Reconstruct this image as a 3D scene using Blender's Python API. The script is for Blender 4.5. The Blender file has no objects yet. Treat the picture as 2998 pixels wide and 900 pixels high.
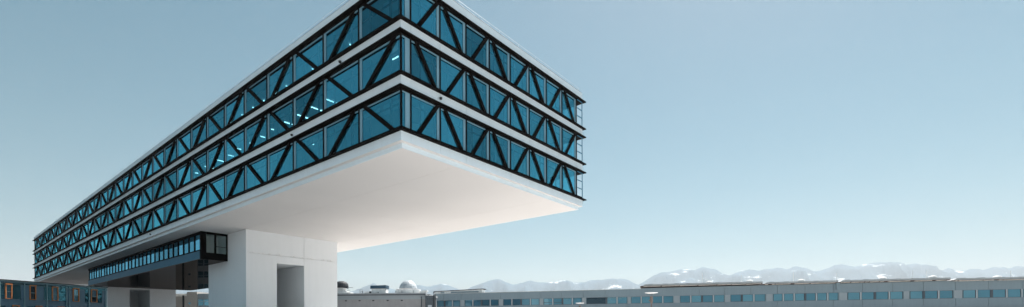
import bpy, bmesh, math, random
from mathutils import Vector, Matrix
random.seed(7)
sc = bpy.context.scene
COL = sc.collection
E = 1.6                                   # eye height above the ground

# ------------------------------------------------------------------ materials
def newmat(name):
    m = bpy.data.materials.new(name); m.use_nodes = True
    return m, m.node_tree.nodes, m.node_tree.links

def pbr(name, col, rough=0.6, metal=0.0, spec=0.5, var=0.06, scale=0.6, bump=0.0, bscale=30.0, streak=0.0):
    m, n, l = newmat(name)
    b = n['Principled BSDF']
    b.inputs['Roughness'].default_value = rough
    b.inputs['Metallic'].default_value = metal
    b.inputs['Specular IOR Level'].default_value = spec
    tc = n.new('ShaderNodeTexCoord')
    no = n.new('ShaderNodeTexNoise'); no.inputs['Scale'].default_value = scale
    no.inputs['Detail'].default_value = 6
    l.new(tc.outputs['Object'], no.inputs['Vector'])
    mr = n.new('ShaderNodeMapRange')
    mr.inputs['From Min'].default_value = 0.3; mr.inputs['From Max'].default_value = 0.7
    mr.inputs['To Min'].default_value = 1 - var; mr.inputs['To Max'].default_value = 1 + var
    l.new(no.outputs['Fac'], mr.inputs['Value'])
    val = mr.outputs['Result']
    if streak:
        mp = n.new('ShaderNodeMapping'); mp.inputs['Scale'].default_value = (1.3, 1.3, 0.12)
        l.new(tc.outputs['Object'], mp.inputs['Vector'])
        n2 = n.new('ShaderNodeTexNoise'); n2.inputs['Scale'].default_value = 1.5; n2.inputs['Detail'].default_value = 5
        l.new(mp.outputs['Vector'], n2.inputs['Vector'])
        m2 = n.new('ShaderNodeMapRange')
        m2.inputs['From Min'].default_value = 0.35; m2.inputs['From Max'].default_value = 0.75
        m2.inputs['To Min'].default_value = 1.0; m2.inputs['To Max'].default_value = 1 - streak
        l.new(n2.outputs['Fac'], m2.inputs['Value'])
        mm = n.new('ShaderNodeMath'); mm.operation = 'MULTIPLY'
        l.new(val, mm.inputs[0]); l.new(m2.outputs['Result'], mm.inputs[1]); val = mm.outputs[0]
    vm = n.new('ShaderNodeVectorMath'); vm.operation = 'SCALE'
    vm.inputs[0].default_value = col[:3]
    l.new(val, vm.inputs['Scale'])
    l.new(vm.outputs[0], b.inputs['Base Color'])
    if bump:
        nb = n.new('ShaderNodeTexNoise'); nb.inputs['Scale'].default_value = bscale; nb.inputs['Detail'].default_value = 4
        l.new(tc.outputs['Object'], nb.inputs['Vector'])
        bu = n.new('ShaderNodeBump'); bu.inputs['Strength'].default_value = bump; bu.inputs['Distance'].default_value = 0.02
        l.new(nb.outputs['Fac'], bu.inputs['Height']); l.new(bu.outputs['Normal'], b.inputs['Normal'])
    return m

def glassmat(name, tint, refl=(0.75, 0.95, 1.0), base=0.10, ior=1.5, rough=0.0, wav=0.004):
    m, n, l = newmat(name)
    n.remove(n['Principled BSDF'])
    out = n['Material Output']
    tr = n.new('ShaderNodeBsdfTransparent'); tr.inputs['Color'].default_value = (*tint, 1)
    gl = n.new('ShaderNodeBsdfGlossy'); gl.inputs['Color'].default_value = (*refl, 1); gl.inputs['Roughness'].default_value = rough
    # Schlick reflectance from the angle of view, the same from both sides of the pane
    ge = n.new('ShaderNodeNewGeometry')
    dt = n.new('ShaderNodeVectorMath'); dt.operation = 'DOT_PRODUCT'
    l.new(ge.outputs['Incoming'], dt.inputs[0]); l.new(ge.outputs['Normal'], dt.inputs[1])
    ab = n.new('ShaderNodeMath'); ab.operation = 'ABSOLUTE'; l.new(dt.outputs['Value'], ab.inputs[0])
    om = n.new('ShaderNodeMath'); om.operation = 'SUBTRACT'; om.inputs[0].default_value = 1.0; l.new(ab.outputs[0], om.inputs[1])
    pw_ = n.new('ShaderNodeMath'); pw_.operation = 'POWER'; pw_.inputs[1].default_value = 4.0; l.new(om.outputs[0], pw_.inputs[0])
    ma = n.new('ShaderNodeMath'); ma.operation = 'MULTIPLY_ADD'
    ma.inputs[1].default_value = 1 - base; ma.inputs[2].default_value = base
    l.new(pw_.outputs[0], ma.inputs[0])
    oi = n.new('ShaderNodeObjectInfo')                       # panes differ a little from one another
    vr = n.new('ShaderNodeMapRange'); vr.inputs['To Min'].default_value = 0.55; vr.inputs['To Max'].default_value = 1.25
    l.new(oi.outputs['Random'], vr.inputs['Value'])
    mv = n.new('ShaderNodeMath'); mv.operation = 'MULTIPLY'; mv.use_clamp = True
    l.new(ma.outputs[0], mv.inputs[0]); l.new(vr.outputs['Result'], mv.inputs[1]); ma = mv
    mx = n.new('ShaderNodeMixShader')
    l.new(ma.outputs[0], mx.inputs[0]); l.new(tr.outputs[0], mx.inputs[1]); l.new(gl.outputs[0], mx.inputs[2])
    l.new(mx.outputs[0], out.inputs['Surface'])
    tc = n.new('ShaderNodeTexCoord'); nb = n.new('ShaderNodeTexNoise'); nb.inputs['Scale'].default_value = 0.7
    l.new(tc.outputs['Object'], nb.inputs['Vector'])
    bu = n.new('ShaderNodeBump'); bu.inputs['Strength'].default_value = 1.0; bu.inputs['Distance'].default_value = wav
    l.new(nb.outputs['Fac'], bu.inputs['Height']); l.new(bu.outputs['Normal'], gl.inputs['Normal'])
    return m

M = {}
M['white'] = pbr('white_fibre_cement', (0.72, 0.82, 0.88), 0.55, var=0.03, scale=0.25, streak=0.05)
M['plaster'] = pbr('pale_warm_plaster', (0.78, 0.755, 0.735), 0.75, var=0.03, scale=0.12, bump=0.05)
M['pier'] = pbr('pale_concrete_render', (0.83, 0.86, 0.88), 0.75, var=0.015, scale=0.2, bump=0.06, streak=0.03)
M['joint'] = pbr('dark_joint', (0.20, 0.20, 0.20), 0.9)
M['steel'] = pbr('black_painted_steel', (0.0045, 0.003, 0.0025), 0.6, spec=0.02, var=0.25, scale=3)
M['reveal'] = pbr('pale_blue_vent_panel', (0.20, 0.36, 0.45), 0.4, metal=0.1)
M['inner_dark'] = pbr('dark_inner_frame', (0.05, 0.06, 0.07), 0.5)
M['slab'] = pbr('interior_concrete', (0.32, 0.32, 0.32), 0.85)
M['core'] = pbr('interior_core_wall', (0.20, 0.22, 0.23), 0.9, var=0.25, scale=0.5)
M['blind'] = pbr('grey_roller_blind', (0.42, 0.45, 0.47), 0.9, var=0.05)
M['glass'] = glassmat('teal_solar_glass', (0.15, 0.42, 0.52), refl=(0.18, 0.78, 1.0), base=0.38)
M['dark_glass'] = glassmat('dark_hall_glass', (0.02, 0.03, 0.035), refl=(0.20, 0.58, 0.80), base=0.55, wav=0.012)
M['clear_glass'] = glassmat('clear_end_glass', (0.75, 0.86, 0.86), base=0.08)
M['beam'] = pbr('blue_grey_metal_panel', (0.035, 0.15, 0.24), 0.5, metal=0.0, spec=0.08, var=0.04)
m, n, l = newmat('polished_black_underside')
n.remove(n['Principled BSDF']); g_ = n.new('ShaderNodeBsdfGlossy'); g_.inputs['Color'].default_value = (0.17, 0.155, 0.15, 1); g_.inputs['Roughness'].default_value = 0.02
l.new(g_.outputs[0], n['Material Output'].inputs['Surface'])
M['mirror'] = m
m, n, l = newmat('lit_tube_lamp'); n.remove(n['Principled BSDF'])
em = n.new('ShaderNodeEmission'); em.inputs['Color'].default_value = (1, 0.97, 0.92, 1); em.inputs['Strength'].default_value = 3
l.new(em.outputs[0], n['Material Output'].inputs['Surface']); M['lamp'] = m
M['grey_clad'] = pbr('blue_grey_cladding', (0.235, 0.305, 0.345), 0.5, var=0.05, scale=0.15, streak=0.08)
M['grey_clad_light'] = pbr('light_cladding', (0.33, 0.38, 0.41), 0.55, var=0.04)
M['blue_back'] = pbr('brightening_blue_backing', (0.25, 0.38, 0.44), 0.7)  # blue put into the backing colour to brighten panes that reflect dark surroundings
M['win'] = glassmat('office_window_glass', (0.35, 0.62, 0.72), refl=(0.42, 0.80, 0.95), base=0.30)
M['win_dark'] = glassmat('dark_window_glass', (0.02, 0.04, 0.06), refl=(0.25, 0.45, 0.6), base=0.15)
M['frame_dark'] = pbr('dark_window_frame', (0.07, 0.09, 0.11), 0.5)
M['frame_light'] = pbr('light_window_frame', (0.45, 0.50, 0.53), 0.5)
M['orange'] = pbr('orange_wood_frame', (0.62, 0.22, 0.07), 0.6, var=0.15, scale=6)
M['slate'] = pbr('slate_blue_panel', (0.095, 0.20, 0.28), 0.4, var=0.08, scale=0.8)
M['teal'] = glassmat('teal_cladding_glass', (0.01, 0.05, 0.06), refl=(0.14, 0.50, 0.64), base=0.30, wav=0.02)
M['fin'] = pbr('pale_teal_metal', (0.20, 0.34, 0.38), 0.4, metal=0.3)
M['roof'] = pbr('roof_membrane', (0.38, 0.40, 0.41), 0.8, var=0.1)
M['roof_white'] = pbr('white_roof_edge', (0.78, 0.78, 0.77), 0.6, var=0.1, scale=1.5)
M['cream'] = pbr('cream_gutter', (0.72, 0.62, 0.54), 0.7, var=0.2, scale=2)
M['painted_gap_shade'] = pbr('brown_shadow_gap', (0.16, 0.11, 0.09), 0.8, var=0.3)
M['greywall'] = pbr('grey_stone_wall', (0.36, 0.355, 0.36), 0.8, var=0.08, scale=0.35, streak=0.1)
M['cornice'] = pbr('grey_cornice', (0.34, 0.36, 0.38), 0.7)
M['beige'] = pbr('beige_render', (0.50, 0.46, 0.42), 0.8, var=0.06)
M['dome'] = pbr('matt_white_dome', (0.48, 0.52, 0.55), 0.5, metal=0.0, var=0.08, scale=1)
M['navy'] = pbr('navy_plant_casing', (0.03, 0.075, 0.12), 0.5)
M['lampwhite'] = pbr('white_lamp_disc', (0.85, 0.85, 0.85), 0.4)
M['polemetal'] = pbr('brown_grey_pole', (0.22, 0.18, 0.16), 0.5, metal=0.4)
M['vent'] = pbr('black_vent', (0.022, 0.028, 0.033), 0.7)

# ground materials
def groundmat():
    m, n, l = newmat('meadow_and_fields'); b = n['Principled BSDF']; b.inputs['Roughness'].default_value = 0.95
    tc = n.new('ShaderNodeTexCoord'); v = n.new('ShaderNodeTexVoronoi'); v.inputs['Scale'].default_value = 0.006
    no = n.new('ShaderNodeTexNoise'); no.inputs['Scale'].default_value = 0.02; no.inputs['Detail'].default_value = 8
    l.new(tc.outputs['Object'], v.inputs['Vector']); l.new(tc.outputs['Object'], no.inputs['Vector'])
    mx = n.new('ShaderNodeMix'); mx.data_type = 'RGBA'; mx.inputs[6].default_value = (0.06, 0.075, 0.04, 1); mx.inputs[7].default_value = (0.12, 0.12, 0.10, 1)
    l.new(no.outputs['Fac'], mx.inputs[0]); l.new(mx.outputs[2], b.inputs['Base Color'])
    return m
def pavemat():
    m, n, l = newmat('pale_granite_paving'); b = n['Principled BSDF']; b.inputs['Roughness'].default_value = 0.7
    tc = n.new('ShaderNodeTexCoord'); br = n.new('ShaderNodeTexBrick'); br.inputs['Scale'].default_value = 1.0
    br.inputs['Color1'].default_value = (0.53, 0.515, 0.505, 1); br.inputs['Color2'].default_value = (0.49, 0.48, 0.47, 1); br.inputs['Mortar'].default_value = (0.24, 0.23, 0.22, 1)
    br.inputs['Mortar Size'].default_value = 0.012
    l.new(tc.outputs['Object'], br.inputs['Vector']); l.new(br.outputs['Color'], b.inputs['Base Color'])
    return m
M['ground'] = groundmat(); M['paving'] = pavemat()

def mountainmat():
    m, n, l = newmat('alpine_slopes'); b = n['Principled BSDF']; b.inputs['Roughness'].default_value = 0.9
    tc = n.new('ShaderNodeTexCoord'); geo = n.new('ShaderNodeNewGeometry')
    mp = n.new('ShaderNodeMapping'); mp.inputs['Scale'].default_value = (0.8, 0.4, 2.6); mp.inputs['Rotation'].default_value = (0, 0.75, 0)
    l.new(tc.outputs['Object'], mp.inputs['Vector'])
    n1 = n.new('ShaderNodeTexNoise'); n1.inputs['Scale'].default_value = 0.0032; n1.inputs['Detail'].default_value = 9; n1.inputs['Roughness'].default_value = 0.7
    l.new(mp.outputs['Vector'], n1.inputs['Vector'])
    ra = n.new('ShaderNodeValToRGB'); ra.color_ramp.elements[0].position = 0.585; ra.color_ramp.elements[1].position = 0.63
    l.new(n1.outputs['Fac'], ra.inputs['Fac'])
    n2 = n.new('ShaderNodeTexNoise'); n2.inputs['Scale'].default_value = 0.01; n2.inputs['Detail'].default_value = 8
    l.new(tc.outputs['Object'], n2.inputs['Vector'])
    rk = n.new('ShaderNodeMix'); rk.data_type = 'RGBA'; rk.inputs[6].default_value = (0.0, 0.045, 0.09, 1); rk.inputs[7].default_value = (0.01, 0.09, 0.15, 1)
    l.new(n2.outputs['Fac'], rk.inputs[0])
    mx = n.new('ShaderNodeMix'); mx.data_type = 'RGBA'; mx.inputs[7].default_value = (0.85, 0.87, 0.9, 1)
    l.new(ra.outputs['Color'], mx.inputs[0]); l.new(rk.outputs[2], mx.inputs[6]); l.new(mx.outputs[2], b.inputs['Base Color'])
    return m
M['mountain'] = mountainmat()

# ------------------------------------------------------------------ helpers
def box(bm, x0, x1, y0, y1, z0, z1):
    if x0 > x1: x0, x1 = x1, x0
    if y0 > y1: y0, y1 = y1, y0
    if z0 > z1: z0, z1 = z1, z0
    v = [bm.verts.new(p) for p in ((x0,y0,z0),(x1,y0,z0),(x1,y1,z0),(x0,y1,z0),(x0,y0,z1),(x1,y0,z1),(x1,y1,z1),(x0,y1,z1))]
    for f in ((0,3,2,1),(4,5,6,7),(0,1,5,4),(1,2,6,5),(2,3,7,6),(3,0,4,7)): bm.faces.new([v[i] for i in f])

def prism(bm, pts, ext):
    """closed polygon pts (3D) extruded by the vector ext"""
    a = [bm.verts.new(p) for p in pts]; b = [bm.verts.new(Vector(p) + Vector(ext)) for p in pts]
    bm.faces.new(a); bm.faces.new(b[::-1]); k = len(a)
    for i in range(k): bm.faces.new((a[i], b[i], b[(i+1) % k], a[(i+1) % k]))

def tube(bm, p, q, r, seg=10, r2=None):
    p = Vector(p); q = Vector(q); d = q - p; r2 = r if r2 is None else r2
    up = Vector((0,0,1)) if abs(d.normalized().z) < 0.9 else Vector((1,0,0))
    u = d.cross(up).normalized(); w = d.cross(u).normalized()
    a = [bm.verts.new(p + (u*math.cos(t)+w*math.sin(t))*r) for t in [2*math.pi*i/seg for i in range(seg)]]
    b = [bm.verts.new(q + (u*math.cos(t)+w*math.sin(t))*r2) for t in [2*math.pi*i/seg for i in range(seg)]]
    bm.faces.new(a); bm.faces.new(b[::-1])
    for i in range(seg): bm.faces.new((a[i], b[i], b[(i+1) % seg], a[(i+1) % seg]))

def lathe(bm, c, prof, seg=24, a0=0.0, a1=2*math.pi):
    full = abs(a1 - a0 - 2*math.pi) < 1e-6
    cnt = seg if full else seg + 1
    rings = []
    for r, z in prof:
        rings.append([bm.verts.new((c[0]+r*math.cos(a0+(a1-a0)*i/seg), c[1]+r*math.sin(a0+(a1-a0)*i/seg), c[2]+z)) for i in range(cnt)])
    for k in range(len(rings)-1):
        for i in range(seg):
            j = (i+1) % cnt
            bm.faces.new((rings[k][i], rings[k][j], rings[k+1][j], rings[k+1][i]))

def obj(name, bm, mat, parent=None, smooth=False):
    bmesh.ops.recalc_face_normals(bm, faces=bm.faces)
    me = bpy.data.meshes.new(name); bm.to_mesh(me); bm.free()
    me.materials.append(M[mat])
    if smooth:
        for p in me.polygons: p.use_smooth = True
    o = bpy.data.objects.new(name, me); COL.objects.link(o)
    if parent: o.parent = parent
    return o

def thing(name, label, cat, loc=(0,0,0), rz=0, group=None):
    o = bpy.data.objects.new(name, None); COL.objects.link(o)
    o.location = loc; o.rotation_euler = (0,0,rz)
    o['label'] = label; o['category'] = cat
    if group: o['group'] = group
    return o
def tag(o, label, cat, group=None):
    o['label'] = label; o['category'] = cat
    if group: o['group'] = group
    return o
def structure(o): o['kind'] = 'structure'; return o
def B(): return bmesh.new()
def link_copy(src, parent, loc=None):
    c = src.copy(); COL.objects.link(c); c.parent = parent
    if loc is not None: c.location = loc
    return c

# ------------------------------------------------------------------ main building
YAW = 0.8917
LB, W = 5.2153, 25.22                       # bay of the long face, width of the short face
NB = 32; CAV = 1.05
LEN = NB*LB + CAV
R0, RB_, NR = 0.904, 2.8812, 8
SOF = 12.90 + E
BANDS = [(13.97+E, None), (17.27+E, 17.98+E), (21.24+E, 21.918+E), (25.2+E, 25.95+E)]
FLOORS = [(13.97+E, 17.27+E), (17.98+E, 21.24+E), (21.918+E, 25.2+E)]   # ribbon bottom, ribbon top
main = thing('office_building', 'huge cantilevered office block with three glazed truss storeys on white piers', 'building', (-7.8701, 34.5, 0), YAW)

def ring(bm, n0, n1, z0, z1):
    """frame round the block between outward offsets n0 < n1 (0 = facade plane)"""
    box(bm, -n1, W+n1, -n1, -n0, z0, z1)
    box(bm, -n1, W+n1, LEN+n0, LEN+n1, z0, z1)
    box(bm, -n1, -n0, -n0, LEN+n0, z0, z1)
    box(bm, W+n0, W+n1, -n0, LEN+n0, z0, z1)

def panels(bm, n0, n1, z0, z1, g=0.011):
    """cladding panels, one per bay, with open joints"""
    ys = [0.0] + [LB*k for k in range(1, NB+1)] + [LEN]
    for a, b in zip(ys[:-1], ys[1:]):
        lo = a + (g if a > 0 else -n1); hi = b - (g if b < LEN else -n1)
        box(bm, -n1, -n0, lo, hi, z0, z1); box(bm, W+n0, W+n1, lo, hi, z0, z1)
    xs = [0.0] + [R0+RB_*k for k in range(0, NR+1)] + [W]
    for a, b in zip(xs[:-1], xs[1:]):
        lo = a + (g if a > 0 else -n0+0.0); hi = b - (g if b < W else -n0)
        if a == 0: lo = -n0
        if b == W: hi = W+n0
        box(bm, lo, hi, -n1, -n0, z0, z1); box(bm, lo, hi, LEN+n0, LEN+n1, z0, z1)

# spandrel bands (white panels over dark backing, which is the slab edge)
for z0, z1 in ((17.27+E, 17.98+E), (21.24+E, 21.918+E)):
    bm = B(); panels(bm, -0.06, 0.0, z0, z1); p = obj('spandrel_band', bm, 'white', main)
    bm = B(); ring(bm, -0.30, -0.063, z0+0.01, z1-0.01); obj('joint_backing', bm, 'joint', p)
# fascia
bm = B(); panels(bm, -0.06, 0.0, 13.30+E, 13.97+E); p = obj('fascia', bm, 'white', main)
bm = B(); ring(bm, -0.30, -0.063, 13.31+E, 13.96+E); obj('joint_backing', bm, 'joint', p)
bm = B(); ring(bm, -0.40, -0.005, 13.262+E, 13.298+E); obj('shadow_step', bm, 'plaster', p)
bm = B(); ring(bm, -0.40, -0.33, SOF+0.0, 13.26+E); obj('drip_lip', bm, 'white', p)
# parapet
bm = B(); panels(bm, -0.06, 0.0, 25.2+E, 25.95+E); p = obj('parapet', bm, 'white', main)
bm = B(); ring(bm, -0.40, -0.063, 25.21+E, 25.90+E); obj('joint_backing', bm, 'joint', p)
bm = B(); ring(bm, -0.42, 0.02, 25.952+E, 25.985+E); obj('coping', bm, 'grey_clad_light', p)
# roof rail of thin posts and cables
bm = B()
for k in range(0, NB+1):
    for x in (-0.0+0.25, W-0.25): tube(bm, (x, 0.3+k*LB, 25.98+E), (x, 0.3+k*LB, 26.50+E), 0.018, 6)
for k in range(0, 10):
    tube(bm, (0.3+k*2.735, 0.25, 25.98+E), (0.3+k*2.735, 0.25, 26.50+E), 0.018, 6)
for z in (26.24, 26.50):
    for x in (0.25, W-0.25): tube(bm, (x, 0.25, z+E), (x, LEN-0.25, z+E), 0.014, 6)
    tube(bm, (0.25, 0.25, z+E), (W-0.25, 0.25, z+E), 0.014, 6)
obj('roof_rail', bm, 'frame_light', main)
bm = B(); box(bm, 0.42, W-0.42, 0.42, LEN-0.42, 25.3+E, 25.5+E); obj('roof', bm, 'roof', main)
# soffit in large panels with narrow seams
bm = B(); g = 0.012
xs = [0.402, 5.8, 19.1, W-0.402]; ys = [0.402, 19.95, 39.9, 52.9] + [52.9+20.03*k for k in (1,2,3)] + [126.0, 146.0, LEN-0.402]
for a, b in zip(xs[:-1], xs[1:]):
    for c, d in zip(ys[:-1], ys[1:]): box(bm, a+g, b-g, c+g, d-g, SOF, SOF+0.05)
s = obj('soffit', bm, 'plaster', main)
bm = B(); box(bm, 0.41, W-0.41, 0.41, LEN-0.41, SOF+0.055, SOF+0.25); obj('seam_backing', bm, 'joint', s)

# steel ledges above and below every ribbon of glass
P = 0.32
for f, (z0, z1) in enumerate(FLOORS):
    bm = B(); ring(bm, 0.004, P, z0, z0+0.11); ring(bm, -0.40, -0.0, z0+0.004, z0+0.36) ; p = obj('sill_ledge', bm, 'steel', main)
    bm = B(); ring(bm, 0.004, P, z1-0.25, z1-0.145); ring(bm, -0.40, -0.0, z1-0.36, z1-0.004); p = obj('head_ledge', bm, 'steel', main)

# floors, ceilings and inner walls behind the glass
for f, (z0, z1) in enumerate(FLOORS):
    zb = {0: 13.16+E, 1: FLOORS[0][1], 2: FLOORS[1][1]}[f]
    bm = B(); box(bm, 0.42, W-0.42, 0.42, LEN-0.42, zb+0.02, z0+0.10); obj('floor_slab', bm, 'slab', main)
    bm = B()
    box(bm, 4.6, W-6.5, 4.4, LEN-8, z0+0.105, z1-0.01)
    for k in range(1, 16):                        # cross walls
        y = 8 + k*LB*2
        if y < LEN-12: box(bm, 3.2, 4.59, y, y+0.15, z0+0.105, z1-0.01)
    obj('core_wall', bm, 'core', main)
    # inner facade frame, 1 m behind the glass
    bm = B(); c = 1.0
    for k in range(0, 2*NB):
        y = c + k*LB/2 + LB*0.28
        if y > LEN-1.2: break
        box(bm, c, c+0.12, y, y+0.16, z0+0.105, z1-0.01)
    for k in range(0, 17):
        x = c + 0.2 + k*RB_/2
        if x > W-2.4: break
        box(bm, x, x+0.07, c, c+0.12, z0+0.105, z1-0.01)
    box(bm, c-0.32, c, c-0.32, c, z0+0.105, z1-0.01)
    for zz in (z0+0.7, z1-0.62):
        box(bm, c+0.02, c+0.10, c+0.15, LEN-1.4, zz, zz+0.10)
        box(bm, c+0.15, W-1.4, c+0.02, c+0.10, zz, zz+0.10)
    obj('inner_facade_frame', bm, 'inner_dark', main)
    # blinds, each its own
    for k in range(0, 30):
        if random.random() < 0.45:
            y = c + 0.3 + k*LB/2*1.0 + 0.2; h = random.choice((0.5, 0.8, 1.1, 1.9, 2.6))
            bm = B(); box(bm, c+0.16, c+0.18, y, y+LB/2-0.5, z1-0.1-h, z1-0.1); obj('roller_blind', bm, 'blind', main)
    for k in range(0, 15):
        if random.random() < 0.75:
            x = c + 0.25 + k*RB_/2; h = random.choice((0.6, 1.5, 2.4, 2.9, 2.9))
            wd = random.choice((0.35, 0.7, 1.1))
            bm = B(); box(bm, x+0.1, x+0.1+wd, c+0.16, c+0.18, z1-0.1-h, z1-0.1); obj('roller_blind', bm, 'blind', main)

# ceiling lamps seen through the glass, running across the block
bm = B(); box(bm, 0, 1.45, -0.04, 0.04, -0.05, 0.0); lamp0 = obj('ceiling_light', bm, 'lamp', main)
spots = []
for y in (3.6, 14.0, 16.6, 19.3, 22.0, 24.9, 27.8, 30.8, 33.8, 37, 40, 44, 48): spots.append((2.3, y, FLOORS[1][1]-0.02, 0))
for y in (10.5, 17.0, 22.3, 24.9, 27.5, 30.2, 33.2, 36.6): spots.append((2.6, y, FLOORS[2][1]-0.02, 0))
spots += [(1.9, 14.2, FLOORS[0][1]-0.02, math.pi/2)]
spots[0] = (1.6, 1.7, FLOORS[1][1]-0.45, math.pi/2)
for i, (x, y, z, r) in enumerate(spots):
    o = lamp0 if i == 0 else link_copy(lamp0, main)
    o.location = (x, y, z); o.rotation_euler = (0, 0, r)

for (x, y, z) in ((-0.02, 7.7, 21.5+E), (-0.02, 15.7, 17.55+E), (3.75, -0.02, 17.6+E), (-0.02, 58.0, 13.6+E)):
    bm = B(); lathe(bm, (x-0.08 if x < 0 else x, y if x < 0 else y-0.08, z), [(0.001, -0.14), (0.09, -0.10), (0.11, 0.0), (0.11, 0.05), (0.001, 0.06)], 12)
    obj('facade_spotlight', bm, 'vent', main)

# windows: pane + frame (mullion, pale reveal on both sides and under the head)
def pane_and_frame(face, a0, a1, z0, z1, mull0=True, mull1=False):
    zb, zt = z0+0.30, z1-0.30
    def q(bm, a, b, n0, n1, c, d):     # n outward
        if face == 'long': box(bm, -n1, -n0, a, b, c, d)
        else: box(bm, a, b, -n1, -n0, c, d)
    bm = B()
    off = -0.10
    if face == 'long': bm.faces.new([bm.verts.new(p) for p in ((-off, a0+.02, zb), (-off, a1-.02, zb), (-off, a1-.02, zt), (-off, a0+.02, zt))])
    else: bm.faces.new([bm.verts.new(p) for p in ((a0+.02, -off, zb), (a1-.02, -off, zb), (a1-.02, -off, zt), (a0+.02, -off, zt))])
    pane = obj('window', bm, 'glass', main)
    bm = B()
    q(bm, a1-0.045, a1+0.045, -0.17, 0.03, z0+0.12, z1-0.3)
    obj('mullion', bm, 'steel', pane)
    bm = B()
    lo = a0 + (0.05 if a0 > 0.01 else 0.12)
    sw = 0.30 if face == 'long' else 0.25
    if a1-a0 > 1: q(bm, a1-0.048-sw, a1-0.048, -0.095, -0.05, z0+0.365, z1-0.365)
    else: q(bm, a0+0.42, a1-0.048, -0.095, -0.05, z0+0.365, z1-0.365); sw = 0.436
    q(bm, lo, a1-0.05-sw, -0.095, -0.05, z1-0.45, z1-0.362)
    obj('reveal', bm, 'reveal', pane)
    return pane
NL = 24
for f, (z0, z1) in enumerate(FLOORS):
    for k in range(NL): pane_and_frame('long', k*LB, (k+1)*LB, z0, z1)
    pane_and_frame('short', 0, R0, z0, z1)
    for k in range(NR): pane_and_frame('short', R0+k*RB_, R0+(k+1)*RB_, z0, z1)
    # corner post
    bm = B(); box(bm, -0.02, 0.10, -0.02, 0.10, z0+0.12, z1-0.3); box(bm, 0.10, 0.40, 0.30, 0.40, z0+0.12, z1-0.3); obj('corner_post', bm, 'steel', main)
bm = B(); bm2 = B(); bm3 = B()
for f, (z0, z1) in enumerate(FLOORS):
    for k in range(NL, NB):
        a0, a1 = k*LB, (k+1)*LB
        bm.faces.new([bm.verts.new(p) for p in ((0.10, a0+.02, z0+.3), (0.10, a1-.02, z0+.3), (0.10, a1-.02, z1-.3), (0.10, a0+.02, z1-.3))])
        box(bm2, -0.03, 0.17, a1-0.045, a1+0.045, z0+0.12, z1-0.3)
        box(bm3, 0.05, 0.095, a1-0.348, a1-0.048, z0+0.365, z1-0.365)
        box(bm3, 0.05, 0.095, a0+0.05, a1-0.35, z1-0.45, z1-0.362)
o = obj('window', bm, 'glass', main); o['kind'] = 'stuff'
p = obj('mullion', bm2, 'steel', o); p = obj('reveal', bm3, 'reveal', o)
# rear and far glazing, hidden from the photograph's side but letting the sun through
bm = B()
for f, (z0, z1) in enumerate(FLOORS):
    bm.faces.new([bm.verts.new(p) for p in ((W-0.1, 1.3, z0+.3), (W-0.1, LEN-.02, z0+.3), (W-0.1, LEN-.02, z1-.3), (W-0.1, 1.3, z1-.3))])
    bm.faces.new([bm.verts.new(p) for p in ((0.12, LEN-0.1, z0+.3), (W-0.12, LEN-.1, z0+.3), (W-0.12, LEN-.1, z1-.3), (0.12, LEN-.1, z1-.3))])
obj('rear_glazing', bm, 'clear_glass', main)
bm = B()
for f, (z0, z1) in enumerate(FLOORS):
    for k in range(1, NB+1): box(bm, W-0.17, W+0.03, k*LB-0.045, k*LB+0.045, z0+0.12, z1-0.3)
    for k in range(1, 9): box(bm, k*2.8, k*2.8+0.09, LEN-0.17, LEN+0.03, z0+0.12, z1-0.3)
obj('rear_mullions', bm, 'steel', main)
# open maintenance bay at the right corner with its rungs
for f, (z0, z1) in enumerate(FLOORS):
    bm = B()
    xl, xr = R0+NR*RB_+0.12, W-0.10
    tube(bm, (xr, -0.02, z0+0.1), (xr, -0.02, z1-0.2), 0.045, 8)
    for t in (0.36, 0.62, 0.90): 
        z = z0 + (z1-z0)*t; box(bm, xl, xr, -0.06, 0.0, z-0.04, z+0.04)
    obj('maintenance_ladder', bm, 'beam', main)

# diagonal braces
def brace(bm, face, a0, za, a1, zb, w=0.29, n0=-0.097, n1=0.05):
    dz, da = zb-za, a1-a0; L = math.hypot(dz, da); h = w*L/abs(dz)/2
    if face == 'long': pts = [(-n0, a0-h, za), (-n0, a0+h, za), (-n0, a1+h, zb), (-n0, a1-h, zb)]; ext = (-(n1-n0), 0, 0)
    else: pts = [(a0-h, -n0, za), (a0+h, -n0, za), (a1+h, -n0, zb), (a1-h, -n0, zb)]; ext = (0, -(n1-n0), 0)
    prism(bm, pts, ext)
far = B()
for f, (z0, z1) in enumerate(FLOORS):
    zb, zt = z0+0.112, z1-0.252
    for k in range(NB):
        lo_first = (k + (1 if f == 1 else 0)) % 2 == 0     # this bay starts at a bottom node
        a, b = k*LB, (k+1)*LB
        o1, o2 = (0.75, 0.62) if lo_first else (0.62, 0.75)
        if lo_first: args = (a+o1, zb, b-o2, zt)
        else: args = (b-o2, zb, a+o1, zt)
        if k < NL:
            bm = B(); brace(bm, 'long', *args); obj('diagonal_brace', bm, 'steel', main)
        else: brace(far, 'long', *args)
    for k in range(NR):
        lo_first = (k + (1 if f == 1 else 0)) % 2 == 0
        a, b = R0+k*RB_, R0+(k+1)*RB_
        args = (a+0.62, zb, b-0.22, zt) if lo_first else (b-0.42, zb, a+0.45, zt)
        bm = B(); brace(bm, 'short', *args, w=0.28); obj('diagonal_brace', bm, 'steel', main)
o = obj('diagonal_brace', far, 'steel', main); o['kind'] = 'stuff'

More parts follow.
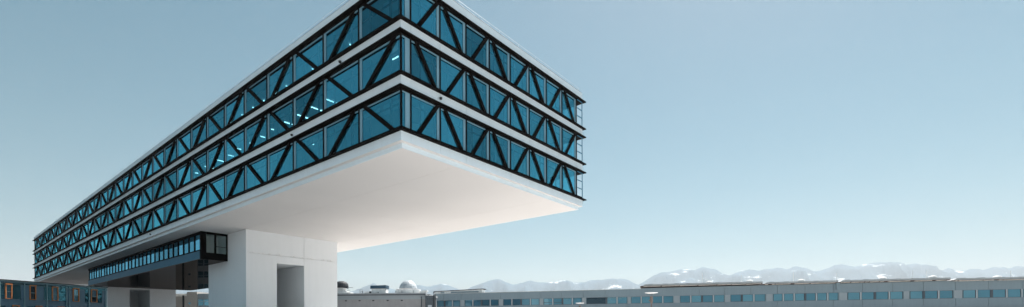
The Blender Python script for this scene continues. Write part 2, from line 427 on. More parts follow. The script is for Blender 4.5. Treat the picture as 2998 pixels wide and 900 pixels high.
# piers, each with a tall deep niche in the face towards the cantilever
ZP = SOF - 0.004
def pier(y0, y1):
    x0, x1, na, nb, nt, dep = 5.8, 19.1, 9.85, 13.8, 8.76+E, 10.0
    g = 0.022; jz = 9.80+E
    bm = B()
    for (a, b, c, d) in ((x0, na-0, 0, jz-g), (na, nb-g, nt, jz-g), (nb+g, x1, 0, jz-g), (x0, nb-g, jz+g, ZP), (nb+g, x1, jz+g, ZP)):
        box(bm, a, b, y0, y0+0.08, c, d)
    box(bm, x0, na-0.0, y0+0.083, y1, 0, ZP-0.001); box(bm, nb, x1, y0+0.083, y1, 0, ZP-0.001)
    box(bm, na+0.001, nb-0.001, y0+0.083, y1, nt, ZP-0.002); box(bm, na+0.001, nb-0.001, y0+dep, y1, 0, nt-0.002)
    p = obj('pier', bm, 'pier', main)
    for i in range(11):
        bm = B()
        xa = x0 + 0.35 + i*1.15 + random.uniform(-0.2, 0.2); wd = random.uniform(0.45, 0.8)
        if i == 4 or i == 8: bm.free(); continue
        box(bm, xa, xa+wd, y0-0.10, y0-0.005, jz+0.02, jz+0.09)
        box(bm, xa+wd*0.6, xa+wd*0.9, y0-0.14, y0-0.005, jz+0.092, jz+0.17)
        box(bm, xa+wd+0.1, xa+wd+0.26, y0-0.04, y0-0.005, jz-0.02, jz+0.015)
        obj('fixing', bm, 'lampwhite', p)
    return p
pier(39.9, 52.9)
pier(113.0, 126.0)

# hanging hall between the piers
hz0, hz1 = 9.13+E, 12.86+E; hy0, hy1, hx0, hx1 = 45.9, 112.9, 2.5, 22.3
hall = obj('hanging_hall', (lambda bm: (box(bm, hx0+0.5, hx1, 53.0, hy1, hz0+0.06, hz1), bm)[1])(B()), 'inner_dark', main)
bm = B(); box(bm, hx0-0.02, hx1, 53.0, hy1, hz0, hz0+0.055); box(bm, hx0-0.02, 5.7, hy0, 52.997, hz0+0.001, hz0+0.056); obj('polished_underside', bm, 'mirror', hall)
bm = B(); box(bm, hx0-0.06, hx0-0.0, hy0+0.35, hy1, hz0+0.06, hz0+1.12); obj('edge_beam', bm, 'beam', hall)
bm = B()
box(bm, hx0-0.05, hx0+0.1, hy0, hy1, hz1-0.36, hz1); box(bm, hx0-0.04, hx0+0.1, hy0, hy1, hz0+1.125, hz0+1.30)
box(bm, hx0-0.05, hx0+0.35, hy0-0.1, hy0+0.34, hz0, hz1+0.03)
for k in range(1, 31):
    y = hy0 + 0.2 + k*2.2; box(bm, hx0-0.045, hx0+0.1, y-0.13, y+0.13, hz0+1.302, hz1-0.362)
# end wall frame
box(bm, hx0+0.352, 5.79, hy0-0.1, hy0+0.05, hz0, hz0+0.95); box(bm, hx0+0.352, 5.79, hy0-0.1, hy0+0.05, hz1-0.28, hz1+0.03)
box(bm, 4.12, 4.36, hy0-0.08, hy0+0.05, hz0+0.952, hz1-0.282); box(bm, 5.62, 5.79, hy0-0.1, hy0+0.05, hz0+0.952, hz1-0.282)
box(bm, hx0+0.352, hx0+0.62, hy0-0.09, hy0+0.05, hz0+0.952, hz1-0.282)
box(bm, 4.365, 5.615, hy0-0.06, hy0+0.02, hz0+1.85, hz0+1.92)
obj('hall_frame', bm, 'steel', hall)
for k in range(0, 30):
    y = hy0 + 0.2 + k*2.2
    bm = B(); tilt = random.uniform(-0.008, 0.008)
    bm.faces.new([bm.verts.new(p) for p in ((hx0+0.03+tilt, y+0.13, hz0+1.3), (hx0+0.03-tilt, y+2.07, hz0+1.3), (hx0+0.03-tilt, y+2.07, hz1-0.36), (hx0+0.03+tilt, y+0.13, hz1-0.36))])
    obj('hall_window', bm, 'dark_glass', hall)
for a, b in ((hx0+0.62, 4.12), (4.36, 5.62)):
    bm = B(); bm.faces.new([bm.verts.new(p) for p in ((a, hy0, hz0+0.95), (b, hy0, hz0+0.95), (b, hy0, hz1-0.28), (a, hy0, hz1-0.28))])
    obj('hall_window', bm, 'clear_glass', hall)
bm = B(); box(bm, hx0+0.4, 5.7, hy0+3.0, hy0+3.1, hz0+0.06, hz1); box(bm, hx0+0.36, 5.7, hy0+0.4, 52.9, hz0+0.06, hz0+0.16); obj('inner_partition', bm, 'plaster', hall)
bm = B(); box(bm, hx0+0.3, hx0+0.38, hy0+3.2, hy1, hz0+0.06, hz1-0.01); obj('inner_lining', bm, 'vent', hall)

# ------------------------------------------------------------------ low glazed building at the left edge
ua = math.atan2(77.76-64.37, -65.24+68.26)
low = thing('low_office_building', 'low dark teal glazed building with orange framed windows at the left edge', 'building', (-68.26, 64.37, 0), ua)
HT = 6.4+E; U0, U1 = -22.0, 13.75
bm = B(); box(bm, U0, U1, 0.10, 15, 0, HT-0.1); obj('wall', bm, 'slate', low)
bm = B(); box(bm, U0-0.1, U1+0.1, -0.15, 15.1, HT-0.10, HT+0.02); r = obj('roof', bm, 'vent', low)
bm = B(); box(bm, U0-0.1, U1+0.05, -0.06, 0.06, HT-0.20, HT-0.104); obj('roof_trim', bm, 'fin', r)
rowA = [(-5.0, -4.2), (-2.2, -1.4), (0.55, 1.29), (3.28, 4.04), (6.02, 6.81), (8.76, 9.61), (11.31, 12.22)]
rowB = [(-3.6, -2.8), (-0.9, -0.1), (1.32, 2.09), (4.03, 4.78), (6.75, 7.55), (9.6, 10.4), (12.2, 13.0)]
wz = {0: (3.84+E, 5.76+E), 1: (0.98+E, 2.90+E)}
# opaque and glazed cladding fields
bmS2 = B()
for lv, row in ((0, rowA), (1, rowB)):
    zb, zt = wz[lv]
    xs = [U0] + [v for w in row for v in w] + [U1]
    for i in range(0, len(xs), 2):
        a, b = xs[i], xs[i+1]
        mid = (a+b)/2
        # slate half and teal glass half
        c1, c2 = (a+0.05, mid-0.03), (mid+0.03, b-0.05)
        sl, tg = (c1, c2) if (i//2 + lv) % 2 == 0 else (c2, c1)
        bm = B(); box(bm, sl[0], sl[1], 0.02, 0.085, zb, zt); obj('slate_panel', bm, 'slate', low)
        bm = B(); box(bm, tg[0], tg[1], 0.0, 0.05, zb, zt)
        obj('glazed_panel', bm, 'teal', low)
    box(bmS2, U0, U1, 0.0, 0.09, zt+0.10, zt+0.10+0.30)
    for k, (a, b) in enumerate(row):
        bm = B(); bm.faces.new([bm.verts.new(p) for p in ((a+.1, -0.0, zb+.08), (b-.1, -0.0, zb+.08), (b-.1, -0.0, zt-.1), (a+.1, -0.0, zt-.1))])
        w = obj('window', bm, 'win' if k % 3 else 'win_dark', low)
        bm = B()
        box(bm, a-0.0, a+0.10, -0.10, 0.05, zb, zt); box(bm, b-0.10, b, -0.10, 0.05, zb, zt)
        box(bm, a-0.0, b+0.0, -0.16, 0.05, zt+0.002, zt+0.13); box(bm, a+.101, b-.101, -0.13, 0.05, zb, zb+0.07)
        obj('frame', bm, 'orange', w)
        bm = B(); box(bm, a+0.1, b-0.1, -0.05, 0.03, zb+0.93, zb+1.0); obj('transom', bm, 'fin', w)
bm = B()
for a in (-2.8, -0.05, 2.68, 5.38, 7.9, 8.29, 11.01, 13.5): box(bm, a-0.05, a+0.05, -0.10, 0.06, 0.2, HT-0.21)
for z in (HT-0.36, HT-0.62): box(bm, U0, U1, -0.03, 0.03, z, z+0.035)
obj('cladding_fins', bm, 'fin', low)
bm = B(); box(bm, U0, U1, 0.0, 0.06, HT-0.58, HT-0.37); obj('clerestory_glazing', bm, 'teal', low)

# ------------------------------------------------------------------ long cladded building on the right
uc = math.atan2(110.36-152.57, 117.11+24.04)
rb = thing('long_office_building', 'long low blue grey clad building with a strip of windows along the horizon', 'building', (-24.04, 152.57, 0), uc)
RL = 178.0
TOP = 10.0+E
bm = B()
box(bm, 0, RL, 0.25, 18, 0, TOP-0.3)
jts = [8.9+6.28*k for k in range(-1, 28)]
jx = [0.0] + [j for j in jts if 0 < j < RL] + [RL]
wz0, wz1 = 6.05+E, 7.80+E
for a, b in zip(jx[:-1], jx[1:]):
    box(bm, a+0.03, b-0.03, 0, 0.2, wz1+0.06, TOP-0.03)
    box(bm, a+0.03, b-0.03, 0, 0.2, 4.10+E-0.0, wz0-0.08)
    box(bm, a+0.03, b-0.03, 0, 0.2, 0, 2.15+E)
wall = obj('wall', bm, 'grey_clad', rb)
pil = [-3.6, 9.0, 21.6, 34.2, 46.8, 59.45, 72.1, 84.9, 94.9, 111.5, 124.8, 135.0, 150.5, 163.4, 176.5]
pw = [0.65, 0.65, 0.6, 0.5, 0.5, 0.4, 0.75, 0.6, 0.75, 0.85, 0.55, 0.8, 0.7, 0.7, 0.7]
for c, h in zip(pil[1:], pw[1:]):
    bm = B(); box(bm, c-h, c+h, 0.03, 0.22, wz0-0.06, wz1+0.04); obj('pilaster', bm, 'grey_clad_light', rb)
bm = B(); box(bm, 0, RL, 0.201, 0.248, wz0-0.2, wz1+0.2); obj('window_back', bm, 'blue_back', wall)
nwin = [4,4,4,4,4,4,4,3,6,4,3,5,4,4]
def rbwin(a, b, z0, z1, mat, low_transom=False):
    bm = B(); bm.faces.new([bm.verts.new(p) for p in ((a, 0.12, z0), (b, 0.12, z0), (b, 0.12, z1), (a, 0.12, z1))])
    w = obj('window', bm, mat, rb)
    bm = B(); t = 0.09
    box(bm, a-t, a, 0.06, 0.2, z0-t, z1+t); box(bm, b, b+t, 0.06, 0.2, z0-t, z1+t)
    box(bm, a, b, 0.06, 0.2, z1, z1+t); box(bm, a, b, 0.06, 0.2, z0-t, z0)
    if low_transom: box(bm, a, b, 0.07, 0.19, z0+0.55, z0+0.66)
    obj('frame', bm, 'frame_dark', w)
    return w
for i, nw in enumerate(nwin):
    a, b = pil[i]+pw[i], pil[i+1]-pw[i+1]
    if i == 0: a, nw = 0.25, 3
    pitch = (b-a)/nw
    for k in range(nw):
        wa, wb = a+k*pitch+0.26, a+(k+1)*pitch-0.26
        if i == 4 and k == 0: wb = a+2*pitch-0.26
        if i == 4 and k == 1: continue
        w_ = rbwin(wa, wb, wz0, wz1, 'win_dark' if (i == 4 and k == 0) else 'win', i == 3 and k < 2)
        if k and not (i == 4 and k == 1):
            mid = (k == nw//2)
            bm = B(); box(bm, a+k*pitch-0.14, a+k*pitch+0.14, 0.02, 0.2, wz0-0.06, wz1+0.05); obj('mullion', bm, 'frame_dark' if mid else 'frame_light', w_)
    if 0:
        box(dark, a-0.0, a+0.12, 0.04, 0.2, wz0-0.05, wz1+0.03); box(dark, b-0.28, b-0.0, 0.04, 0.2, wz0-0.05, wz1+0.03)
bm = B(); box(bm, 0, 62.6, -0.10, 0.6, TOP+0.0, TOP+0.09); obj('roof_edge', bm, 'roof_white', rb)
bm = B(); box(bm, 0.0, RL, 0.65, 18.0, TOP-0.29, TOP-0.02); obj('roof', bm, 'roof', rb)
# plant housing at the left end of the roof
bm = B(); prism(bm, [(-1.1, 1.2, TOP-0.3), (15.2, 1.2, TOP-0.3), (15.2, 1.2, TOP+1.15), (-0.2, 1.2, TOP+0.72), (-1.1, 1.2, TOP+0.5)], (0, 2.4, 0)); ph = obj('plant_housing', bm, 'roof_white', rb)
bm = B(); prism(bm, [(-1.3, 1.0, TOP+0.72), (15.6, 1.0, TOP+1.2), (15.6, 1.0, TOP+1.38), (-1.3, 1.0, TOP+0.92)], (0, 2.8, 0)); prism(bm, [(-1.5, 1.0, TOP+0.2), (-1.3, 1.0, TOP+0.2), (-0.9, 1.0, TOP+0.8), (-1.2, 1.0, TOP+0.85)], (0, 0.3, 0)); obj('housing_roof', bm, 'vent', ph)
bm = B(); box(bm, 1.1, 2.4, 1.12, 1.19, TOP+0.12, TOP+0.62); box(bm, 4.6, 14.0, 1.12, 1.19, TOP+0.12, TOP+0.66); obj('louvre', bm, 'grey_clad', ph)
# overhanging roof canopies with gutter, one for each length of the building
secs = [(63.2, 93.2, 10.72, 10.62), (93.6, 110.2, 10.42, 10.40), (110.6, 133.2, 10.42, 10.36), (133.8, 178.5, 10.16, 9.86)]
for (a, b, za, zb) in secs:
    za += E; zb += E
    zl, zr = za, zb
    def zz(x): return zl + (zr-zl)*(x-a)/(b-a)
    bm = B(); prism(bm, [(a, -0.75, zl+0.06), (b, -0.75, zr+0.06), (b, -0.75, zr+0.50), (a+0.6, -0.75, zl+0.46)], (0, 10, 0)); c = obj('roof_canopy', bm, 'roof', rb)
    bm = B(); prism(bm, [(a-0.8, -0.70, zl-0.08), (b, -0.70, zr-0.10), (b, -0.70, zr+0.057), (a-0.3, -0.70, zl+0.057)], (0, 9, 0)); obj('shadow_gap', bm, 'painted_gap_shade', c)  # solid brown strip paints in the shade of the gap under the canopy
    bm = B(); x = a+0.2
    while x < b-1:
        wd = random.choice((0.5, 0.7, 1.8, 3.4, 4.5)); wd = min(wd, b-x-0.2)
        prism(bm, [(x, -0.82, zz(x)-0.22), (x+wd, -0.82, zz(x+wd)-0.16), (x+wd, -0.82, zz(x+wd)-0.04), (x, -0.82, zz(x)-0.06)], (0, 0.5, 0))
        x += wd + random.choice((0.15, 0.3, 0.9))
    obj('gutter', bm, 'cream', c)
    bm = B(); x = a+1.5
    while x < b-2:
        wd = random.uniform(1.0, 1.7); box(bm, x, x+wd, 0.6, 1.4, zz(x)+0.53, zz(x)+0.64); x += random.uniform(2.8, 4.2)
    obj('rooflight_bar', bm, 'grey_clad', c)
bm = B(); box(bm, 63.0, RL, 0.01, 0.24, TOP-0.02, TOP+0.16); obj('parapet', bm, 'grey_clad', rb)
bm = B(); box(bm, 109.9, 110.7, -0.5, -0.05, 8.6+E, 10.45+E); obj('downpipe_box', bm, 'grey_clad', rb)

def far_xy(u, y=2.0):
    c, s = math.cos(uc), math.sin(uc); return (-24.04 + u*c - y*s, 152.57 + u*s + y*c)
mast_l = ['tallest thin white mast above the flat roof, nearest the valley between two peaks', 'short thin white mast left of the roof kink',
          'tall thin white mast near the middle of the long roof', 'thin white mast right beside the roof step', 'faint short white mast floating behind the roof near the white pod',
          'white mast rising from a rounded white pod', 'thin white mast closest to the right edge of the photo']
mast_l[0] = 'tall thin white mast, leftmost of the masts on the long roof'
mast_l[4] = 'short white mast just left of the mast on a pod'
for i, (u, z) in enumerate([(78.91, 14.13), (88.73, 13.24), (101.03, 13.52), (110.9, 13.01), (129.06, 13.51), (129.94, 12.9), (146.28, 12.3)]):
    x, y = far_xy(u, 2.4 if i != 4 else 7.0)
    zb = 10.7+E if u < 133 else 10.2+E
    bm = B(); tube(bm, (0,0,0), (0,0,z+E-zb+ (0.0)), 0.09, 8, 0.07); tube(bm, (0,0,0), (0,0,0.25), 0.16, 10); 
    t = obj('roof_mast', bm, 'lampwhite'); t.location = (x, y, zb)
    tag(t, mast_l[i], 'mast', 'masts on the long roof')
pod_l = ['white rooflight pod right of the leftmost mast', 'white rooflight pod just left of the first roof step', 'white rooflight pod right of the middle mast',
         'white rooflight pod far right of the tall roof step', 'white rooflight pod at the foot of a mast', 'white rooflight pod nearest the right edge']
for i, u in enumerate([80.44, 90.28, 102.34, 120.1, 130.2, 142.63]):
    x, y = far_xy(u, 0.4)
    bm = B(); lathe(bm, (0,0,0), [(0.001, 0.0), (0.85, 0.0), (0.85, 0.3), (0.7, 0.48), (0.3, 0.6), (0.001, 0.62)], 20)
    t = obj('rooflight_pod', bm, 'roof_white', smooth=False); zb = 11.1+E if u < 94 else (10.9+E if u < 133 else 10.45+E)
    t.location = (x, y, zb); tag(t, pod_l[i], 'rooflight', 'pods on the long roof')

# ------------------------------------------------------------------ grey stone building with the dome
ug = math.atan2(-1.5, 24.4)
gb = thing('stone_building', 'flat grey building with a moulded cornice between the white pier and the long block', 'building', (-48.9, 135.0, 0), ug)
bm = B(); box(bm, -24, 25.01, 0.0, 14, 0, 6.9+E); box(bm, -24, 25.0, 0.001, 14, 6.9+E+0.002, 8.3+E); obj('wall', bm, 'greywall', gb)
bm = B()
box(bm, -24, 25.3, -0.5, 0.3, 8.72+E, 9.05+E); box(bm, -24, 25.2, -0.38, 14.1, 8.35+E, 8.40+E)
co = obj('cornice', bm, 'cornice', gb)
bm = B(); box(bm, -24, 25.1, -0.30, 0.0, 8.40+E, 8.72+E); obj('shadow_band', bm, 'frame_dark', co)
bm = B(); box(bm, -24, 25.1, -0.16, -0.003, 8.0+E, 8.35+E); box(bm, -24, 25.05, -0.10, -0.003, 7.35+E, 7.93+E); obj('moulding', bm, 'grey_clad_light', co)
bm = B(); box(bm, -24, 25.0, 0.31, 16, 8.41+E, 9.0+E); obj('roof', bm, 'roof', gb)
bm = B(); box(bm, 25.31, 26.4, -0.1, 2, 8.50+E, 8.62+E); obj('side_roof_edge', bm, 'cornice', gb)
for u in (-6.2, -1.8, 2.55, 6.45, 10.34, 14.41, 18.4):
    bm = B(); box(bm, u-0.28, u+0.28, -0.06, -0.004, 6.85+E, 7.15+E)
    v = obj('wall_vent', bm, 'vent', gb)
bm = B(); tube(bm, (23.95, -0.2, 0), (23.95, -0.2, 8.0+E), 0.10, 8); tube(bm, (23.95, -0.2, 7.75+E), (23.95, -0.2, 8.0+E), 0.17, 8); obj('downpipe', bm, 'frame_dark', gb)
def gxy(u, y): c, s = math.cos(ug), math.sin(ug); return (-48.9+u*c-y*s, 135.0+u*s+y*c)
RG = 9.0+E
# observatory dome
x, y = gxy(18.8, 5.0)
d = thing('observatory_dome', 'faceted pale grey dome on a wide round drum', 'dome', (x, y, RG), ug)
k = 1.03
bm = B(); lathe(bm, (0,0,0), [(3.55, 0), (3.55, 1.35), (3.25, 1.42), (0.01, 1.42)], 28); dr = obj('drum', bm, 'roof_white', d)
bm = B()
for a in range(0, 28, 4):
    an = 2*math.pi*a/28; tube(bm, (3.58*math.cos(an), 3.58*math.sin(an), 0.1), (3.58*math.cos(an), 3.58*math.sin(an), 0.9), 0.07, 6)
obj('drum_post', bm, 'frame_dark', dr)
bm = B(); lathe(bm, (0,0,0), [(2.62, 1.44), (2.64, 1.62)], 28); obj('rail_ring', bm, 'frame_dark', d)
bm = B(); prof = [(2.6, 1.62), (2.42, 2.3), (2.05, 2.95), (1.62, 3.45), (1.2, 3.80), (0.9, 3.88), (0.01, 3.90)]
lathe(bm, (0,0,0), [(r*1.0, z) for r, z in prof], 22); dm = obj('dome_shell', bm, 'dome', d)
bm = B()
for i in range(len(prof)-2):
    (r0_, z0_), (r1_, z1_) = prof[i], prof[i+1]
    prism(bm, [(-0.35, -r0_-0.06, z0_), (0.35, -r0_-0.06, z0_), (0.35, -r1_-0.06, z1_), (-0.35, -r1_-0.06, z1_)], (0, 0.1, 0))
obj('shutter', bm, 'dome', dm)
bm = B(); box(bm, 3.7, 5.4, -0.8, 0.8, 0.0, 0.75); box(bm, 4.2, 5.7, -1.0, 0.9, 0.78, 1.0); obj('side_cabinet', bm, 'roof_white', d)
# plant unit with navy casing
x, y = gxy(10.8, 4.0)
d = thing('rooftop_plant_unit', 'white rooftop plant unit capped by a dark navy box', 'plant unit', (x, y, RG), ug)
bm = B(); box(bm, -2.0, 2.15, -1.2, 1.2, 0, 1.55); box(bm, -4.1, -2.05, -1.0, 1.0, 0.0, 0.75); obj('base', bm, 'roof_white', d)
bm = B(); prism(bm, [(-2.3, -1.4, 1.56), (2.25, -1.4, 1.56), (2.3, -1.4, 2.5), (-2.2, -1.4, 2.42)], (0, 2.8, 0)); obj('casing', bm, 'navy', d)
bm = B(); box(bm, -2.6, -2.1, -1.3, -1.0, 0.1, 0.8); box(bm, -0.1, 0.05, -1.28, -1.21, 0.0, 0.6); tube(bm, (2.1, -1.4, 0.9), (2.45, -1.4, 1.9), 0.06, 6); obj('pipework', bm, 'vent', d)
# small antenna frame
x, y = gxy(6.0, 3.0)
bm = B(); tube(bm, (-0.6, 0, 0), (-0.6, 0, 1.3), 0.05, 6); tube(bm, (0.1, 0, 0), (0.1, 0, 1.0), 0.09, 6); tube(bm, (-1.7, 0, 1.25), (0.1, 0, 1.3), 0.04, 6); tube(bm, (-0.6, 0, 0.6), (0.1, 0, 0.75), 0.04, 6)
t = obj('roof_antenna', bm, 'frame_dark'); t.location = (x, y, RG); t.rotation_euler = (0, 0, ug); tag(t, 'small dark antenna frame left of the navy capped plant unit', 'antenna')
# dark dome partly behind the pier
x, y = gxy(-0.4, 4.0)
d = thing('dark_roof_dome', 'dark slatted dome on a white base half hidden by the white pier', 'dome', (x, y, RG), ug)
bm = B(); box(bm, -2.2, 2.0, -1.5, 1.5, 0, 0.9); box(bm, 2.02, 3.1, -1.2, 1.0, 0, 0.62); box(bm, -1.6, 0.9, -1.2, 1.3, 0.9, 1.9); obj('base', bm, 'roof_white', d)
bm = B(); lathe(bm, (0,0,0), [(1.9, 1.9), (1.95, 2.5), (1.75, 3.15), (1.35, 3.6), (0.7, 3.85), (0.01, 3.9)], 20); obj('shell', bm, 'vent', d)
bm = B(); tube(bm, (1.7, -0.6, 1.95), (3.6, -0.6, 1.98), 0.06, 6); tube(bm, (1.7, -0.6, 1.9), (2.5, -0.6, 1.45), 0.06, 6); box(bm, 2.1, 2.7, -0.8, -0.4, 0.95, 1.05); obj('arm', bm, 'frame_dark', d)

# dark service tower between the two far buildings
sv = thing('service_tower', 'dark grey service tower with three round vents beside the stone building', 'tower', (-22.2, 131.9, 0), ug)
bm = B(); prism(bm, [(-1.4, 0, 0), (0.7, 0, 0), (0.7, 0, 8.15+E), (-1.0, 0, 8.15+E), (-1.4, 0, 7.8+E)], (0, 3, 0)); obj('shaft', bm, 'frame_dark', sv)
bm = B(); tube(bm, (0.86, -0.1, 0), (0.86, -0.1, 8.5+E), 0.14, 8); tube(bm, (1.30, -0.3, 0), (1.30, -0.3, 8.55+E), 0.18, 8); tube(bm, (-0.7, 0.2, 7.9+E), (-0.7, 0.2, 8.4+E), 0.06, 6); obj('flue', bm, 'vent', sv)
bm = B()
for xx in (-0.95, -0.3, 0.35): tube(bm, (xx, -0.06, 7.3+E), (xx, 0.02, 7.3+E), 0.14, 10)
obj('round_vent', bm, 'vent', sv)
bm = B(); box(bm, -0.75, 0.3, -0.1, -0.003, 4.9+E, 5.6+E); box(bm, -0.65, 0.2, -0.14, -0.101, 5.1+E, 5.2+E); obj('louvre_box', bm, 'frame_light', sv)

# ------------------------------------------------------------------ buildings glimpsed under the hanging hall
be = thing('beige_building', 'beige block with a black downpipe seen through the gap under the hanging hall', 'building', (-95, 140, 0), math.atan2(-2, 15))
bm = B(); box(bm, -7.0, -0.5, 0.0, 8, 0, 8.7+E); obj('wall', bm, 'beige', be)
bm = B(); box(bm, -7.1, 0.8, 1.0, 8, 8.72+E, 9.6+E); obj('roof', bm, 'roof_white', be)
bm = B(); tube(bm, (-0.25, -0.1, 0), (-0.25, -0.1, 9.0+E), 0.24, 8); obj('downpipe', bm, 'vent', be)
bm = B(); box(bm, 0.05, 0.78, -0.05, 6, 0, 8.8+E); box(bm, 0.8, 3.3, 0.0, 6, 0, 10.0+E); box(bm, 3.3, 4.2, -0.2, 6, 0, 10.0+E); obj('stair_wall', bm, 'beige', be)
for z in (6.45, 2.9):
    bm = B(); box(bm, 1.3, 2.0, -0.03, -0.003, z+E, z+0.5+E); obj('small_window', bm, 'win', be)
bl = thing('blue_windowed_building', 'grey building with blue windows squeezed between beige block and white pier', 'building', (-95, 140, 0), math.atan2(-2, 15))
bm = B(); box(bm, 4.25, 15.0, 0.0, 8, 0, 9.45+E); obj('wall', bm, 'grey_clad_light', bl)
for z in (6.0, 2.4, -1.0):
    for a in (4.5, 6.4, 8.3, 10.2, 12.1):
        bm = B(); box(bm, a, a+1.6, -0.04, -0.003, z+E, z+1.75+E); w = obj('window', bm, 'win', bl)
        bm = B(); box(bm, a, a+1.6, -0.07, -0.045, z+E+1.15, z+E+1.25); box(bm, a-0.1, a+1.7, -0.12, -0.003, z+E-0.12, z+E-0.02); obj('frame', bm, 'frame_light', w)

# ------------------------------------------------------------------ street lamps
def street_lamp():
    t = thing('street_lamp', 'taller looking pale disc lamp nearer the camera in front of the long block', 'street lamp', (11.39, 39.42, 0), 0, 'disc topped street lamps')
    bm = B(); lathe(bm, (0,0,0), [(0.085, 0), (0.08, 0.3), (0.055, 2.0), (0.055, 3.35)], 14); obj('pole', bm, 'polemetal', t, True)
    bm = B(); lathe(bm, (0,0,0), [(0.055, 3.35), (0.12, 3.45), (0.13, 3.85), (0.09, 3.92), (0.001, 3.92)], 14); 
    tube(bm, (-0.13, 0, 3.55), (-0.20, 0, 3.60), 0.05, 8); obj('uplight', bm, 'polemetal', t)
    bm = B()
    for a in (0.5, 2.6, 4.7): tube(bm, (0.09*math.cos(a), 0.09*math.sin(a), 3.9), (0.16*math.cos(a), 0.16*math.sin(a), 4.16), 0.009, 6)
    obj('stem', bm, 'polemetal', t)
    bm = B(); lathe(bm, (0,0,0), [(0.001, 4.15), (0.30, 4.155), (0.50, 4.19), (0.515, 4.205), (0.50, 4.22), (0.001, 4.25)], 36); obj('reflector_disc', bm, 'lampwhite', t, False)
    return t
l1 = street_lamp()
l1['label'] = 'street lamp with the larger white disc, right of the smaller one'
l2 = l1.copy(); COL.objects.link(l2); l2.location = (8.09, 57.4, 0)
for ch in list(l1.children):
    c = ch.copy(); COL.objects.link(c); c.parent = l2
l2['label'] = 'farther street lamp with the smaller white disc, below the dark window'

# ------------------------------------------------------------------ ground and mountains
bm = B(); S = 9500
N = 40
for i in range(N):
    pass
vs = [bm.verts.new((S*math.cos(2*math.pi*i/N), S*math.sin(2*math.pi*i/N), 0)) for i in range(N)]
bm.faces.new(vs); structure(obj('ground', bm, 'ground'))
bm = B(); bm.faces.new([bm.verts.new(p) for p in ((-52, -90, 0.004), (190, -90, 0.004), (190, 230, 0.004), (-52, 230, 0.004))])
structure(obj('plaza', bm, 'paving'))
M['bounce_cut'] = pbr('dark_bounce_cut', (0.05, 0.05, 0.052), 0.9, var=0.15)
bm = B(); bm.faces.new([bm.verts.new(p) for p in ((-260, -90, 0.008), (-52.2, -90, 0.008), (-52.2, 230, 0.008), (-260, 230, 0.008))])
structure(obj('added_dark_ground', bm, 'bounce_cut'))  # unseen dark sheet added to cut ground bounce onto the far-left soffit

ridge = [(-3000,845),(-2000,800),(-1000,830),(-400,815),(0,850),(500,840),(900,850),(1020,856),(1055,845),(1095,828),(1110,838),(1160,848),(1205,833),(1250,838),(1265,838),(1292,829),(1320,838),(1345,848),(1360,850),(1380,841),(1410,830),(1440,819),(1462,816),(1485,828),(1500,834),(1530,828),(1555,822),(1580,828),(1600,826),(1625,825),(1640,821),(1675,824),(1680,828),(1710,826),(1730,820),(1760,819),(1785,816),(1820,817),(1840,820),(1855,830),(1870,833),(1890,822),(1915,806),(1940,798),(1960,795),(2000,788),(2020,787),(2033,791),(2055,782),(2090,787),(2110,797),(2135,808),(2160,796),(2200,788),(2222,793),(2270,784),(2290,785),(2303,790),(2330,780),(2360,785),(2385,794),(2400,793),(2430,783),(2445,775),(2480,776),(2500,781),(2530,775),(2560,769),(2585,767),(2610,768),(2640,769),(2650,775),(2685,773),(2725,778),(2755,793),(2780,785),(2800,793),(2825,793),(2845,787),(2870,787),(2875,791),(2910,783),(2940,783),(2955,787),(2975,778),(3010,780),(3300,800),(3800,780),(4500,810),(6000,830)]
def ridge_y(px):
    for (a, ya), (b, yb) in zip(ridge[:-1], ridge[1:]):
        if a <= px <= b: return ya + (yb-ya)*(px-a)/(b-a)
    return 840
from mathutils import noise
FPX = 1413.08
def mountain_range(name, Y0, w0, w1, hf, seed, cols=900, rows=25):
    bm = B(); grid = []
    for i in range(cols):
        px = -1600 + 6000*i/(cols-1)
        r = (px-1499)/FPX
        hor = 952.77 - (px-1499)*0.00382
        hh = hf(px, (hor - ridge_y(px))/FPX*Y0)
        col = []
        for j in range(rows):
            t = j/(rows-1)*2-1                       # -1 front foot, 0 crest, 1 rear foot
            Y = Y0 + (w0*t if t < 0 else w1*t)
            fall = (1-abs(t))**1.15
            x = r*Y0*(1 + 0.15*t)
            nz = noise.fractal(Vector((x*0.0035+seed, Y*0.0012, seed)), 1.0, 2.1, 5)
            jag = 9*noise.fractal(Vector((x*0.012+seed, 7.7, seed)), 0.8, 2.2, 5)*max(0, 1-abs(t)*2.2)
            z = jag + hh*fall*(1 + 0.55*nz*min(1, abs(t)*3)) + 6*noise.fractal(Vector((x*0.02+seed, Y*0.01, 3)), 1.0, 2.0, 4)*(1 if fall > 0.05 else 0)*0.5
            col.append(bm.verts.new((x, Y, max(z, 0.3) if abs(t) < 1 else 0.05)))
        grid.append(col)
    for i in range(cols-1):
        for j in range(rows-1): bm.faces.new((grid[i][j], grid[i+1][j], grid[i+1][j+1], grid[i][j+1]))
    bm.faces.ensure_lookup_table()
    return structure(obj(name, bm, 'mountain', smooth=True))
mountain_range('mountains', 6400, 1500, 1100, lambda px, h: h, 4.0)
def foot(px, h): return max(25, min(h*0.78, 6400*0.052*(0.9+0.55*noise.noise(Vector((px*0.006, 2.2, 0)))+0.25*noise.noise(Vector((px*0.02, 5.2, 0))))*0.82))
mountain_range('foothills', 4600, 900, 500, lambda px, h: foot(px, h*4600/6400), 11.0)

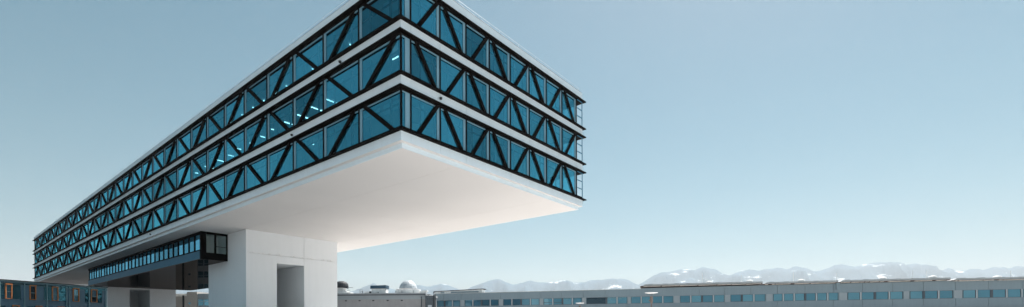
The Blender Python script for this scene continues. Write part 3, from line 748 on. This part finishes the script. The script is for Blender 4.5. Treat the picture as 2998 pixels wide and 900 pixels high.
# ------------------------------------------------------------------ air
bm = B(); box(bm, -9800, 9800, -9800, 9800, -1.0, 1000.0)
me = bpy.data.meshes.new('haze'); bmesh.ops.recalc_face_normals(bm, faces=bm.faces); bm.to_mesh(me); bm.free()
hz = bpy.data.objects.new('haze', me); COL.objects.link(hz); hz['kind'] = 'stuff'
m, n, l = newmat('haze_air'); n.remove(n['Principled BSDF'])
pv = n.new('ShaderNodeVolumePrincipled'); pv.inputs['Color'].default_value = (0.86, 0.945, 1.0, 1); pv.inputs['Density'].default_value = 1.12e-4; pv.inputs['Anisotropy'].default_value = 0.16
l.new(pv.outputs[0], n['Material Output'].inputs['Volume']); me.materials.append(m)

# ------------------------------------------------------------------ light
EL, AZ = math.radians(58), math.radians(30)       # azimuth clockwise from +Y (to the right, behind the block)
w = bpy.data.worlds.new('World'); sc.world = w; w.use_nodes = True
n, l = w.node_tree.nodes, w.node_tree.links
sky = n.new('ShaderNodeTexSky'); sky.sky_type = 'NISHITA'; sky.sun_disc = False
sky.sun_elevation = EL; sky.sun_rotation = AZ; sky.air_density = 1.0; sky.dust_density = 0.9; sky.ozone_density = 1.0
hs = n.new('ShaderNodeHueSaturation'); hs.inputs['Saturation'].default_value = 1.28; hs.inputs['Hue'].default_value = 0.459
l.new(sky.outputs[0], hs.inputs['Color'])
bg = n['Background']; bg.inputs['Strength'].default_value = 0.036
l.new(hs.outputs[0], bg.inputs['Color'])
sd = bpy.data.lights.new('sun', 'SUN'); sd.energy = 4.6; sd.angle = math.radians(0.5); sd.color = (1.0, 0.95, 0.90)
so = bpy.data.objects.new('sun', sd); COL.objects.link(so)
dirv = Vector((math.sin(AZ)*math.cos(EL), math.cos(AZ)*math.cos(EL), math.sin(EL)))
so.rotation_euler = dirv.to_track_quat('Z', 'Y').to_euler(); so.location = (0, 0, 80)

# ------------------------------------------------------------------ camera
cd = bpy.data.cameras.new('camera'); cam = bpy.data.objects.new('camera', cd); COL.objects.link(cam)
cam.location = (0, 0, E)
cd.sensor_width = 36; cd.lens = 36*1413.08/2998
cd.clip_end = 40000; cd.clip_start = 0.1
cam.rotation_euler = (Matrix.Rotation(math.radians(90), 3, 'X') @ Matrix.Rotation(-0.00382, 3, 'Z')).to_euler()
cd.shift_y = (952.77-450)/2998
sc.camera = cam
sc.view_settings.view_transform = 'Standard'; sc.view_settings.look = 'None'; sc.view_settings.gamma = 1
sc.view_settings.exposure = 1.2
